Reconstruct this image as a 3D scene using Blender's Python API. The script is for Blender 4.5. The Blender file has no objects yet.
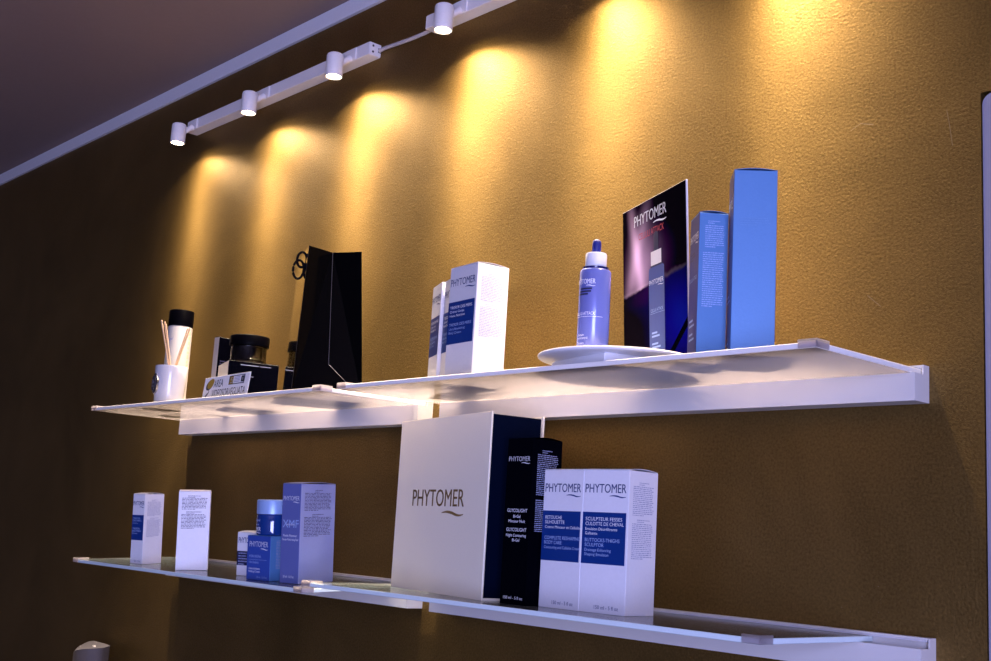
import bpy, bmesh, math, random
from mathutils import Vector, Matrix
random.seed(7)
SC = bpy.context.scene
COL = SC.collection
pi = math.pi

# ------------------------------------------------------------------ levels
Z0 = 1.79                       # underside of the upper glass above the floor
ZU = Z0 + 0.006                 # top of the upper glass
ZG = Z0 - 0.2896                # underside of the lower glass
ZL = ZG + 0.006                 # top of the lower glass
CEIL = Z0 + 0.805
HY = -0.0311
TILT = math.atan(0.0131 / 0.2287)   # droop of the lower left glass

# ------------------------------------------------------------------ materials
def nt(m): return m.node_tree.nodes, m.node_tree.links

def mat(name, col, rough=0.5, metal=0.0, bump=0.0, bscale=400.0, var=0.04, spec=0.5, coat=0.0, emit=None, estr=0.0):
    m = bpy.data.materials.new(name); m.use_nodes = True
    N, L = nt(m); b = N['Principled BSDF']
    b.inputs['Roughness'].default_value = rough
    b.inputs['Metallic'].default_value = metal
    b.inputs['Specular IOR Level'].default_value = spec
    b.inputs['Coat Weight'].default_value = coat
    tc = N.new('ShaderNodeTexCoord'); no = N.new('ShaderNodeTexNoise')
    no.inputs['Scale'].default_value = bscale; no.inputs['Detail'].default_value = 3
    L.new(tc.outputs['Object'], no.inputs['Vector'])
    mx = N.new('ShaderNodeMix'); mx.data_type = 'RGBA'
    mx.inputs['A'].default_value = (*[c * (1 - var) for c in col], 1)
    mx.inputs['B'].default_value = (*[min(1, c * (1 + var)) for c in col], 1)
    L.new(no.outputs['Fac'], mx.inputs['Factor']); L.new(mx.outputs['Result'], b.inputs['Base Color'])
    if bump:
        bp = N.new('ShaderNodeBump'); bp.inputs['Strength'].default_value = bump; bp.inputs['Distance'].default_value = 0.001
        L.new(no.outputs['Fac'], bp.inputs['Height']); L.new(bp.outputs['Normal'], b.inputs['Normal'])
    if emit:
        b.inputs['Emission Color'].default_value = (*emit, 1); b.inputs['Emission Strength'].default_value = estr
    return m

def gold_wall():
    m = bpy.data.materials.new('gold_plaster'); m.use_nodes = True
    N, L = nt(m); b = N['Principled BSDF']
    tc = N.new('ShaderNodeTexCoord')
    def noise(s, d, r=0.55, dist=0.0):
        n = N.new('ShaderNodeTexNoise'); n.inputs['Scale'].default_value = s; n.inputs['Detail'].default_value = d
        n.inputs['Roughness'].default_value = r; n.inputs['Distortion'].default_value = dist
        L.new(tc.outputs['Object'], n.inputs['Vector']); return n
    big = noise(3.0, 4, 0.6, 0.6); mid = noise(110, 4, 0.6); fine = noise(330, 3, 0.6); grit = noise(800, 2)
    cr = N.new('ShaderNodeValToRGB')
    cr.color_ramp.elements[0].position = 0.36; cr.color_ramp.elements[0].color = (WALL_A[0], WALL_A[1], WALL_A[2], 1)
    cr.color_ramp.elements[1].position = 0.66; cr.color_ramp.elements[1].color = (WALL_B[0], WALL_B[1], WALL_B[2], 1)
    ad = N.new('ShaderNodeMath'); ad.operation = 'ADD'
    m1 = N.new('ShaderNodeMath'); m1.operation = 'MULTIPLY'; m1.inputs[1].default_value = 0.45
    m2 = N.new('ShaderNodeMath'); m2.operation = 'MULTIPLY'; m2.inputs[1].default_value = 0.55
    L.new(big.outputs['Fac'], m1.inputs[0]); L.new(fine.outputs['Fac'], m2.inputs[0])
    L.new(m1.outputs[0], ad.inputs[0]); L.new(m2.outputs[0], ad.inputs[1]); L.new(ad.outputs[0], cr.inputs['Fac'])
    L.new(cr.outputs['Color'], b.inputs['Base Color'])
    b.inputs['Metallic'].default_value = WALL_METAL
    b.inputs['Roughness'].default_value = WALL_ROUGH
    b.inputs['Specular IOR Level'].default_value = 0.3
    # raised specks of the plaster
    vo = N.new('ShaderNodeTexVoronoi'); vo.inputs['Scale'].default_value = 95; vo.inputs['Randomness'].default_value = 1
    L.new(tc.outputs['Object'], vo.inputs['Vector'])
    sp = N.new('ShaderNodeMapRange'); sp.inputs['From Min'].default_value = 0.0; sp.inputs['From Max'].default_value = 0.22
    sp.inputs['To Min'].default_value = 0.35; sp.inputs['To Max'].default_value = 0.0
    L.new(vo.outputs['Distance'], sp.inputs['Value'])
    def mul(n, k):
        q = N.new('ShaderNodeMath'); q.operation = 'MULTIPLY'; q.inputs[1].default_value = k; L.new(n, q.inputs[0]); return q.outputs[0]
    def add(a, c):
        q = N.new('ShaderNodeMath'); q.operation = 'ADD'; L.new(a, q.inputs[0]); L.new(c, q.inputs[1]); return q.outputs[0]
    h = add(add(mul(mid.outputs['Fac'], 0.22), mul(fine.outputs['Fac'], 0.85)), add(mul(grit.outputs['Fac'], 0.45), mul(sp.outputs['Result'], 0.5)))
    bp = N.new('ShaderNodeBump'); bp.inputs['Strength'].default_value = 0.58; bp.inputs['Distance'].default_value = 0.0015
    L.new(h, bp.inputs['Height']); L.new(bp.outputs['Normal'], b.inputs['Normal'])
    return m

def glass_mat(name, clear, white, gloss_rough=0.08, trans=0.5):
    """Satin shelf glass: part of the light goes straight through, part is scattered."""
    m = bpy.data.materials.new(name); m.use_nodes = True
    N, L = nt(m)
    N.remove(N['Principled BSDF']); out = N['Material Output']
    tr = N.new('ShaderNodeBsdfTransparent'); tr.inputs['Color'].default_value = (*clear, 1)
    tl = N.new('ShaderNodeBsdfTranslucent'); tl.inputs['Color'].default_value = (*white, 1)
    df = N.new('ShaderNodeBsdfDiffuse'); df.inputs['Color'].default_value = (*white, 1)
    no = N.new('ShaderNodeTexNoise'); no.inputs['Scale'].default_value = 60
    tc = N.new('ShaderNodeTexCoord'); L.new(tc.outputs['Object'], no.inputs['Vector'])
    rr = N.new('ShaderNodeMapRange'); rr.inputs['To Min'].default_value = gloss_rough * 0.8; rr.inputs['To Max'].default_value = gloss_rough * 1.2
    L.new(no.outputs['Fac'], rr.inputs['Value'])
    s = N.new('ShaderNodeMixShader'); s.inputs[0].default_value = 0.15
    L.new(tl.outputs[0], s.inputs[1]); L.new(df.outputs[0], s.inputs[2])
    a = N.new('ShaderNodeMixShader'); a.inputs[0].default_value = 1 - trans
    L.new(tr.outputs[0], a.inputs[1]); L.new(s.outputs[0], a.inputs[2])
    gl = N.new('ShaderNodeBsdfGlossy'); L.new(rr.outputs['Result'], gl.inputs['Roughness'])
    fr = N.new('ShaderNodeFresnel'); fr.inputs['IOR'].default_value = 1.45
    f = N.new('ShaderNodeMixShader'); L.new(fr.outputs[0], f.inputs[0])
    L.new(a.outputs[0], f.inputs[1]); L.new(gl.outputs[0], f.inputs[2])
    L.new(f.outputs[0], out.inputs['Surface'])
    return m

WALL_A = (0.152, 0.094, 0.026); WALL_B = (0.305, 0.192, 0.060); WALL_METAL = 0.90; WALL_ROUGH = 0.50
M = {}
M['wall'] = gold_wall()
M['white_paint'] = mat('white_paint', (0.72, 0.71, 0.72), 0.7, bump=0.1, bscale=120)
M['ceiling'] = mat('ceiling_paint', (0.24, 0.175, 0.165), 0.9, bump=0.1, bscale=90)
M['plain_wall'] = mat('side_wall_paint', (0.10, 0.085, 0.075), 0.8, bump=0.1, bscale=90)
M['floor'] = mat('floor_board', (0.07, 0.05, 0.045), 0.5, bump=0.1, bscale=40)
M['trim'] = mat('trim_paint', (0.74, 0.74, 0.80), 0.6, bscale=120)
M['door'] = mat('door_lacquer', (0.30, 0.29, 0.36), 0.35, bscale=60)
M['scuff'] = mat('scuffed_plaster', (0.30, 0.21, 0.11), 0.8)
M['rail'] = mat('white_powder_coat', (0.68, 0.665, 0.67), 0.38, bump=0.05, bscale=900)
M['glass'] = glass_mat('satin_glass', (0.93, 0.95, 0.95), (0.50, 0.455, 0.47), 0.10, 0.20)
M['glass_low'] = glass_mat('clear_shelf_glass', (0.86, 0.90, 0.92), (0.80, 0.82, 0.84), 0.16, 0.66)
M['glass_edge'] = mat('polished_glass_edge', (0.70, 0.84, 0.90), 0.25, spec=0.6)
M['glass_edge_white'] = mat('painted_glow_glass_edge', (0.93, 0.90, 0.86), 0.4)  # glow of light inside the upper glass, painted as a whiter edge colour
M['clip'] = glass_mat('clear_plastic', (0.97, 0.94, 0.96), (0.95, 0.90, 0.94), 0.12, 0.35)
M['track'] = mat('track_white', (0.80, 0.77, 0.78), 0.45, bscale=300)
M['hole'] = mat('dark_screw_hole', (0.05, 0.045, 0.06), 0.6)
M['cable'] = mat('grey_cable', (0.52, 0.47, 0.48), 0.55)
M['bulb'] = mat('lit_lamp_glass', (1, 0.9, 0.7), 0.3, emit=(1.0, 0.78, 0.45), estr=42)
M['carton'] = mat('white_carton', (0.70, 0.70, 0.76), 0.42, bump=0.06, bscale=260, spec=0.4)
M['carton_cool'] = mat('white_coated_carton', (0.78, 0.78, 0.86), 0.42, bump=0.06, bscale=260, spec=0.4)
M['giftwhite'] = mat('linen_white_board', (0.86, 0.80, 0.66), 0.6, bump=0.12, bscale=500, spec=0.3)
M['navy'] = mat('navy_board', (0.0006, 0.0026, 0.0125), 0.5, bump=0.1, bscale=350, spec=0.03)
M['blackcarton'] = mat('black_navy_carton', (0.0010, 0.0011, 0.0030), 0.4, bump=0.05, bscale=300, spec=0.0)
M['blue_panel'] = mat('foil_blue_panel', (0.008, 0.045, 0.26), 0.28, metal=0.25, bump=0.12, bscale=220)
M['navy_panel'] = mat('dark_blue_panel', (0.006, 0.010, 0.06), 0.4)
M['ink'] = mat('blue_black_ink', (0.010, 0.035, 0.19), 0.5)
M['fine'] = mat('small_print_ink', (0.33, 0.35, 0.52), 0.6)
M['fine_dark'] = mat('small_print_violet', (0.035, 0.035, 0.11), 0.6)
M['fine_light'] = mat('pale_small_print', (0.30, 0.33, 0.52), 0.6)
M['fine_dim'] = mat('dim_small_print', (0.16, 0.18, 0.33), 0.6)
M['fine_sky'] = mat('tone_on_tone_print', (0.110, 0.27, 0.55), 0.5)
M['whiteink'] = mat('white_ink', (0.80, 0.82, 0.92), 0.5)
M['paleink'] = mat('pale_blue_ink', (0.33, 0.45, 0.78), 0.5)
M['goldink'] = mat('bronze_foil', (0.24, 0.145, 0.035), 0.5)
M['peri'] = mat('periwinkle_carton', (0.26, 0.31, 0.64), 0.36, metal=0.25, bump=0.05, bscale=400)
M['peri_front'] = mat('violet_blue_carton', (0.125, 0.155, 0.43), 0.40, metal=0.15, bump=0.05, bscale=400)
M['midblue'] = mat('mid_blue_carton', (0.035, 0.085, 0.42), 0.4, metal=0.15, bump=0.05, bscale=400)
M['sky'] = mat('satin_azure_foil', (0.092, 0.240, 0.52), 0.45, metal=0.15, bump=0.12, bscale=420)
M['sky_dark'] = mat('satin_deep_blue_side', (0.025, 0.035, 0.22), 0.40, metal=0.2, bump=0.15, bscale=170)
M['lid'] = mat('frosted_blue_lid', (0.32, 0.48, 0.85), 0.35, metal=0.2)
M['jarglass'] = mat('deep_blue_glass', (0.006, 0.035, 0.20), 0.08, spec=0.8, coat=0.6)
M['bottle'] = mat('lilac_blue_bottle', (0.15, 0.18, 0.56), 0.22, metal=0.15, coat=0.5)
M['bottle_neck'] = mat('dark_blue_glass', (0.01, 0.015, 0.11), 0.12, coat=0.4)
M['whiteplastic'] = mat('white_plastic', (0.82, 0.82, 0.87), 0.32)
M['bulbblue'] = mat('blue_rubber', (0.012, 0.02, 0.20), 0.4)
M['ceramic'] = mat('white_ceramic', (0.58, 0.58, 0.64), 0.22, coat=0.4)
M['silver'] = mat('embossed_silver', (0.55, 0.55, 0.62), 0.22, metal=1.0)
M['silver_dark'] = mat('darkened_silver', (0.10, 0.10, 0.14), 0.3, metal=0.8)
M['wood'] = mat('rattan_stick', (0.62, 0.42, 0.25), 0.7, bump=0.2, bscale=600, var=0.12)
M['blackplastic'] = mat('black_plastic', (0.0008, 0.0008, 0.002), 0.4, spec=0.02)
M['shampoo'] = mat('milky_white_bottle', (0.58, 0.56, 0.54), 0.45)
M['beigestrip'] = mat('cream_label_strip', (0.62, 0.56, 0.40), 0.6)
M['blackgloss'] = mat('black_gloss_paper', (0.001, 0.001, 0.0016), 0.14, spec=0.05, bump=0.04, bscale=14)
M['baggloss'] = mat('black_mirror_paper', (0.004, 0.004, 0.004), 0.06, spec=1.0, coat=1.0)
M['rope'] = mat('black_cord', (0.004, 0.004, 0.005), 0.8, bump=0.3, bscale=900, spec=0.05)
M['silvercard'] = mat('silver_card', (0.58, 0.55, 0.55), 0.30, metal=0.5)
M['sign'] = mat('sign_card_white', (0.92, 0.92, 0.94), 0.45)
M['signyellow'] = mat('sign_yellow', (0.42, 0.27, 0.03), 0.5)
M['signblack'] = mat('sign_black', (0.02, 0.02, 0.03), 0.5)
M['printblue'] = mat('printed_bottle_blue', (0.030, 0.060, 0.25), 0.4)
M['redink'] = mat('red_ink', (0.42, 0.02, 0.05), 0.5)
M['greyplastic'] = mat('grey_plastic', (0.10, 0.095, 0.12), 0.45, bscale=200)
M['palegrey'] = mat('pale_grey_plastic', (0.62, 0.62, 0.70), 0.35)
M['cardedge'] = mat('foam_card_edge', (0.70, 0.66, 0.72), 0.6)

def clearglass():
    m = bpy.data.materials.new('clear_jar_glass'); m.use_nodes = True
    N, L = nt(m); N.remove(N['Principled BSDF']); out = N['Material Output']
    tr = N.new('ShaderNodeBsdfTransparent'); tr.inputs['Color'].default_value = (0.92, 0.90, 0.88, 1)
    gl = N.new('ShaderNodeBsdfGlossy'); gl.inputs['Roughness'].default_value = 0.05
    no = N.new('ShaderNodeTexNoise'); no.inputs['Scale'].default_value = 70
    bp = N.new('ShaderNodeBump'); bp.inputs['Strength'].default_value = 0.15; L.new(no.outputs['Fac'], bp.inputs['Height'])
    L.new(bp.outputs['Normal'], gl.inputs['Normal'])
    fr = N.new('ShaderNodeFresnel'); fr.inputs['IOR'].default_value = 1.7
    mx = N.new('ShaderNodeMixShader'); L.new(fr.outputs[0], mx.inputs[0]); L.new(tr.outputs[0], mx.inputs[1]); L.new(gl.outputs[0], mx.inputs[2])
    L.new(mx.outputs[0], out.inputs['Surface']); return m
M['clearglass'] = clearglass()

# ------------------------------------------------------------------ object helpers
def empty(name, label, cat, loc=(0, 0, 0), rz=0.0, group=None, mw=None):
    o = bpy.data.objects.new(name, None); COL.objects.link(o)
    o.empty_display_size = 0.02
    if mw is None: mw = Matrix.Translation(loc) @ Matrix.Rotation(rz, 4, 'Z')
    o.matrix_world = mw
    o['label'] = label; o['category'] = cat
    if group: o['group'] = group
    return o

def link(name, bm, mats, parent=None, smooth=False, label=None, kind=None):
    me = bpy.data.meshes.new(name)
    bmesh.ops.recalc_face_normals(bm, faces=bm.faces) if not getattr(bm, 'keep', False) else None
    bm.to_mesh(me); bm.free()
    if not isinstance(mats, (list, tuple)): mats = [mats]
    for m in mats: me.materials.append(M[m] if isinstance(m, str) else m)
    if smooth:
        for p in me.polygons: p.use_smooth = True
        try: me.set_sharp_from_angle(angle=math.radians(40))
        except Exception: pass
    o = bpy.data.objects.new(name, me); COL.objects.link(o)
    if parent: o.parent = parent
    if label: o['label'] = label
    if kind: o['kind'] = kind
    return o

def link_rows(names, bm, mats, parent):
    """ink blocks from top to bottom, each its own mesh (split at the widest blank gaps)"""
    fs = sorted(((max(v.co.z for v in f.verts), min(v.co.z for v in f.verts)) for f in bm.faces), reverse=True)
    gaps = []; low = fs[0][1]
    for hi, lo in fs[1:]:
        if hi < low: gaps.append((low - hi, (low + hi) / 2))
        low = min(low, lo)
    cuts = sorted((c for _, c in sorted(gaps, reverse=True)[:len(names) - 1]), reverse=True)
    bounds = [1e9] + cuts + [-1e9]
    for n, hi, lo in zip(names, bounds, bounds[1:]):
        b2 = bm.copy()
        bmesh.ops.delete(b2, geom=[f for f in b2.faces if not lo < f.calc_center_median().z < hi], context='FACES')
        link(n, b2, mats, parent)
    bm.free()

def tag(o, label, cat, group=None):
    o['label'] = label; o['category'] = cat
    if group: o['group'] = group

def box(bm, x0, x1, y0, y1, z0, z1, bev=0.0, seg=2, mi=0):
    r = bmesh.ops.create_cube(bm, size=1.0)
    vs = r['verts']
    for v in vs:
        v.co = Vector((x0 + (v.co.x + .5) * (x1 - x0), y0 + (v.co.y + .5) * (y1 - y0), z0 + (v.co.z + .5) * (z1 - z0)))
    fs = {f for v in vs for f in v.link_faces}
    for f in fs: f.material_index = mi
    if bev:
        es = list({e for v in vs for e in v.link_edges})
        r2 = bmesh.ops.bevel(bm, geom=es, offset=bev, segments=seg, affect='EDGES', profile=0.5)
        for f in r2['faces']: f.material_index = mi
    return fs

def prism(bm, pts, axis, a, b, mi=0):
    """extrude a 2D outline along an axis: axis 'x': pts are (y,z); 'z': (x,y); 'y': (x,z)"""
    def P(p, t):
        return (t, p[0], p[1]) if axis == 'x' else (p[0], p[1], t) if axis == 'z' else (p[0], t, p[1])
    A = [bm.verts.new(P(p, a)) for p in pts]; B = [bm.verts.new(P(p, b)) for p in pts]
    n = len(pts); fs = []
    for i in range(n): fs.append(bm.faces.new((A[i], A[(i + 1) % n], B[(i + 1) % n], B[i])))
    fs.append(bm.faces.new(A[::-1])); fs.append(bm.faces.new(B))
    for f in fs: f.material_index = mi
    return A + B

def lathe(bm, prof, n=40, c=(0, 0), mi=0, cap=True, a0=0.0, a1=2 * pi):
    rings = []
    full = abs(a1 - a0 - 2 * pi) < 1e-6
    k = n if full else n + 1
    for r, z in prof:
        if r < 1e-6: rings.append([bm.verts.new((c[0], c[1], z))])
        else: rings.append([bm.verts.new((c[0] + r * math.cos(a0 + (a1 - a0) * i / n), c[1] + r * math.sin(a0 + (a1 - a0) * i / n), z)) for i in range(k)])
    for A, B in zip(rings, rings[1:]):
        m = n
        for i in range(m):
            j = (i + 1) % k
            if not full and i + 1 >= k: continue
            if len(A) == 1 and len(B) == 1: continue
            if len(A) == 1: f = bm.faces.new((A[0], B[j], B[i]))
            elif len(B) == 1: f = bm.faces.new((A[i], A[j], B[0]))
            else: f = bm.faces.new((A[i], A[j], B[j], B[i]))
            f.material_index = mi

def tube(bm, pts, r, n=10, mi=0, closed=False):
    pts = [Vector(p) for p in pts]; rings = []
    N = len(pts)
    up = Vector((0, 0, 1))
    for i, p in enumerate(pts):
        t = (pts[(i + 1) % N] - pts[i - 1]) if closed else (pts[min(i + 1, N - 1)] - pts[max(i - 1, 0)])
        t.normalize()
        a = up if abs(t.dot(up)) < 0.95 else Vector((1, 0, 0))
        u = t.cross(a).normalized(); v = t.cross(u).normalized()
        rr = r[i] if isinstance(r, (list, tuple)) else r
        rings.append([bm.verts.new(p + u * rr * math.cos(2 * pi * k / n) + v * rr * math.sin(2 * pi * k / n)) for k in range(n)])
    m = N if closed else N - 1
    for i in range(m):
        A, B = rings[i], rings[(i + 1) % N]
        for k in range(n):
            f = bm.faces.new((A[k], A[(k + 1) % n], B[(k + 1) % n], B[k])); f.material_index = mi
    if not closed:
        f = bm.faces.new(rings[0][::-1]); f.material_index = mi
        f = bm.faces.new(rings[-1]); f.material_index = mi

# ------------------------------------------------------------------ print helpers (flat ink on a surface)
_cache = {}
def glyphs(s):
    """flat mesh of a string: (verts2d, faces, x0, x1, y0, y1)"""
    if s in _cache: return _cache[s]
    cu = bpy.data.curves.new('t', 'FONT'); cu.body = s; cu.resolution_u = 3; cu.size = 1
    ob = bpy.data.objects.new('t', cu); COL.objects.link(ob)
    dg = bpy.context.evaluated_depsgraph_get(); dg.update()
    me = bpy.data.meshes.new_from_object(ob.evaluated_get(dg))
    vs = [(v.co.x, v.co.y) for v in me.vertices]; fs = [tuple(p.vertices) for p in me.polygons]
    bpy.data.objects.remove(ob); bpy.data.curves.remove(cu); bpy.data.meshes.remove(me)
    xs = [v[0] for v in vs]; ys = [v[1] for v in vs]
    _cache[s] = (vs, fs, min(xs), max(xs), min(ys), max(ys)); return _cache[s]
CAP = None
def write(bm, fn, s, u0, v0, cap, width=None, mi=0, align='l', bold=0.0):
    """write string with cap height `cap`; u0 = left/centre/right by align; v0 = baseline; width squeezes"""
    global CAP
    if CAP is None: CAP = glyphs('H')[5]
    vs, fs, x0, x1, y0, y1 = glyphs(s)
    k = cap / CAP; kx = k if width is None else width / (x1 - x0)
    w = (x1 - x0) * kx
    off = u0 - (0 if align == 'l' else w / 2 if align == 'c' else w)
    for dx in ((0,) if not bold else (-bold * cap, bold * cap)):
        V = [bm.verts.new(fn(off + (x - x0) * kx + dx, v0 + y * k)) for x, y in vs]
        for f in fs:
            try:
                q = bm.faces.new([V[i] for i in f]); q.material_index = mi
            except ValueError: pass
    return w

def rect(bm, fn, u0, u1, v0, v1, mi=0, n=1):
    for i in range(n):
        a = u0 + (u1 - u0) * i / n; b = u0 + (u1 - u0) * (i + 1) / n
        f = bm.faces.new([bm.verts.new(fn(*p)) for p in ((a, v0), (b, v0), (b, v1), (a, v1))]); f.material_index = mi

def strip(bm, fn, ctr, wid, mi=0):
    """ribbon: list of (u,v) centre points with widths"""
    top = [bm.verts.new(fn(u, v + w / 2)) for (u, v), w in zip(ctr, wid)]; bot = [bm.verts.new(fn(u, v - w / 2)) for (u, v), w in zip(ctr, wid)]
    for i in range(len(ctr) - 1):
        f = bm.faces.new((bot[i], bot[i + 1], top[i + 1], top[i])); f.material_index = mi

def logo(bm, fn, u0, v0, cap, width, mi=0, bold=0.0):
    """brand line with the wave under its last letters"""
    write(bm, fn, 'PHYTOMER', u0, v0, cap, width, mi, bold=bold)
    a = u0 + width * 0.60; b = u0 + width * 1.0; c = []; w = []
    for i in range(15):
        t = i / 14
        c.append((a + (b - a) * t, v0 - cap * 0.40 + cap * 0.075 * math.sin(t * 2 * pi * 0.90 + 0.2 + 0) * (1 if t < .5 else 1.5)))
        w.append(cap * (0.05 + 0.12 * math.sin(pi * t)))
    strip(bm, fn, c, w, mi)

def small(bm, fn, u0, u1, v0, n, pitch, mi=0, ragged=0.0, fill=0.42, rnd=None):
    """illegible small print: lines broken into words"""
    R = rnd or random
    for i in range(n):
        v = v0 - i * pitch; u = u0; end = u1 - (u1 - u0) * R.random() * ragged
        if i == n - 1: end = u0 + (end - u0) * 0.55
        while u < end - (u1 - u0) * 0.02:
            w = min((u1 - u0) * R.uniform(0.03, 0.15), end - u)
            rect(bm, fn, u, u + w, v, v + pitch * fill * R.uniform(0.8, 1.15), mi)
            u += w + (u1 - u0) * 0.022

def faces_of(w, d, h, e=0.00025):
    front = lambda u, v: (-w / 2 + u, -d / 2 - e, v)
    side = lambda u, v: (w / 2 + e, -d / 2 + u, v)
    return front, side

def place(mid, a, w, d, z, tilt=False):
    """matrix of a box standing with its near vertical edge at `mid`, turned by a"""
    c, s = math.cos(a), math.sin(a)
    x = mid[0] - c * w / 2 - s * d / 2; y = mid[1] - s * w / 2 + c * d / 2
    m = Matrix.Translation((x, y, z)) @ Matrix.Rotation(a, 4, 'Z')
    if tilt: m = tilt_m() @ m
    return m
def tilt_m():
    return Matrix.Translation((0, HY, ZL)) @ Matrix.Rotation(TILT, 4, 'X') @ Matrix.Translation((0, -HY, -ZL))

def carton(name, label, cat, mid, a, w, d, h, z, front, side=None, group=None, tilt=False, flap=True, bev=0.0007, arch=0.0022):
    """folding carton: body, tucked lid with a slight arch; returns the Empty and the face maps"""
    root = empty(name, label, cat, mw=place(mid, a, w, d, z, tilt), group=group)
    bm = bmesh.new()
    box(bm, -w / 2, w / 2, -d / 2, d / 2, 0, h, bev)
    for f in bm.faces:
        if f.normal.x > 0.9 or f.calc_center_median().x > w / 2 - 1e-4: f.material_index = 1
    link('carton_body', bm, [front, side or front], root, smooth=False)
    if flap:
        bm = bmesh.new(); n = 10; t = 0.0005
        pts = [(-d / 2 + d * i / n, h + 0.0002 + arch * math.sin(pi * i / n)) for i in range(n + 1)]
        out = pts + [(p[0], p[1] + t) for p in pts[::-1]]
        prism(bm, out, 'x', -w / 2 + 0.0006, w / 2 - 0.0006)
        link('lid_flap', bm, [side or front], root)
    return root, faces_of(w, d, h)

# ================================================================== THE SETTING
XD = 0.0615; ZD = Z0 + 0.311     # edge and head of the doorway
bm = bmesh.new()
box(bm, -3.6, XD, 0, 0.12, 0, CEIL)
box(bm, XD, 1.0, 0, 0.12, ZD, CEIL)
box(bm, 1.0, 1.7, 0, 0.12, 0, CEIL)
wb = link('wall_back', bm, 'wall'); wb['kind'] = 'structure'
bm = bmesh.new(); e = 0.0006
def seg(p, q, w):
    p = Vector((p[0], -e, p[1])); q = Vector((q[0], -e, q[1])); n = (q - p).normalized().cross(Vector((0, 1, 0))) * w / 2
    bm.faces.new([bm.verts.new(v) for v in (p - n * .4, q - n * .4, q + n, p + n)])
for p, q, w in (((0.0225, Z0 + .3), (0.0255, Z0 + .283), .0008), ((0.0255, Z0 + .283), (0.029, Z0 + .257), .0009),
                ((-.098, Z0 + .302), (-.085, Z0 + .308), .0009), ((-.085, Z0 + .308), (-.068, Z0 + .303), .0012),
                ((-0.075, Z0 + .098), (-0.058, Z0 + .083), .0010)):
    seg(p, q, w)
for k in range(12):
    x = random.gauss(-0.07, 0.04); z = Z0 - 0.25 + random.gauss(0, 0.014); s = random.uniform(.0005, .0013)
    seg((x, z), (x + s, z), s)
link('plaster_scuffs', bm, 'scuff', wb)

bm = bmesh.new(); box(bm, -3.6, 1.7, -3.6, 0.12, CEIL, CEIL + 0.1); o = link('ceiling', bm, 'ceiling'); o['kind'] = 'structure'
bm = bmesh.new(); box(bm, -3.6, 1.7, -3.6, 0.12, -0.1, 0); o = link('floor', bm, 'floor'); o['kind'] = 'structure'
bm = bmesh.new(); box(bm, -3.7, -3.6, -3.6, 0.12, 0, CEIL); o = link('wall_left', bm, 'plain_wall'); o['kind'] = 'structure'
# wall with the tall window (right of the shelves, behind the photographer)
WX = 1.7; WY0, WY1, WZ0, WZ1 = -3.3, -1.4, 0.55, 2.25
bm = bmesh.new()
box(bm, WX, WX + .1, -3.6, WY0, 0, CEIL); box(bm, WX, WX + .1, WY1, 0.12, 0, CEIL)
box(bm, WX, WX + .1, WY0, WY1, 0, WZ0); box(bm, WX, WX + .1, WY0, WY1, WZ1, CEIL)
o = link('wall_right', bm, 'white_paint'); o['kind'] = 'structure'
bm = bmesh.new(); box(bm, -3.7, 1.8, -3.7, -3.6, 0, CEIL); o = link('wall_front', bm, 'plain_wall'); o['kind'] = 'structure'
bm = bmesh.new()
for y0, y1, z0, z1 in ((WY0, WY0 + .05, WZ0, WZ1), (WY1 - .05, WY1, WZ0, WZ1), (WY0, WY1, WZ0, WZ0 + .05), (WY0, WY1, WZ1 - .05, WZ1)):
    box(bm, WX + .02, WX + .07, y0, y1, z0, z1)
o = link('window_1', bm, 'white_paint'); o['kind'] = 'structure'
# white band between the gold plaster and the ceiling
bm = bmesh.new(); box(bm, -3.6, 1.7, -0.008, 0.0, Z0 + 0.772, CEIL, 0.001)
o = link('trim_1', bm, 'trim'); o['kind'] = 'structure'
# flush door in its opening
bm = bmesh.new()
r = 0.012; pts = [(XD + .0014, 0.02), (0.985, 0.02), (0.985, ZD - .0022)]
for i in range(7):
    t = i / 6 * pi / 2; pts.append((XD + .0014 + r - r * math.sin(t), ZD - .0022 - r + r * math.cos(t)))
prism(bm, pts, 'y', 0.0008, 0.05)
o = link('door_1', bm, 'door'); o['kind'] = 'structure'

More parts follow.
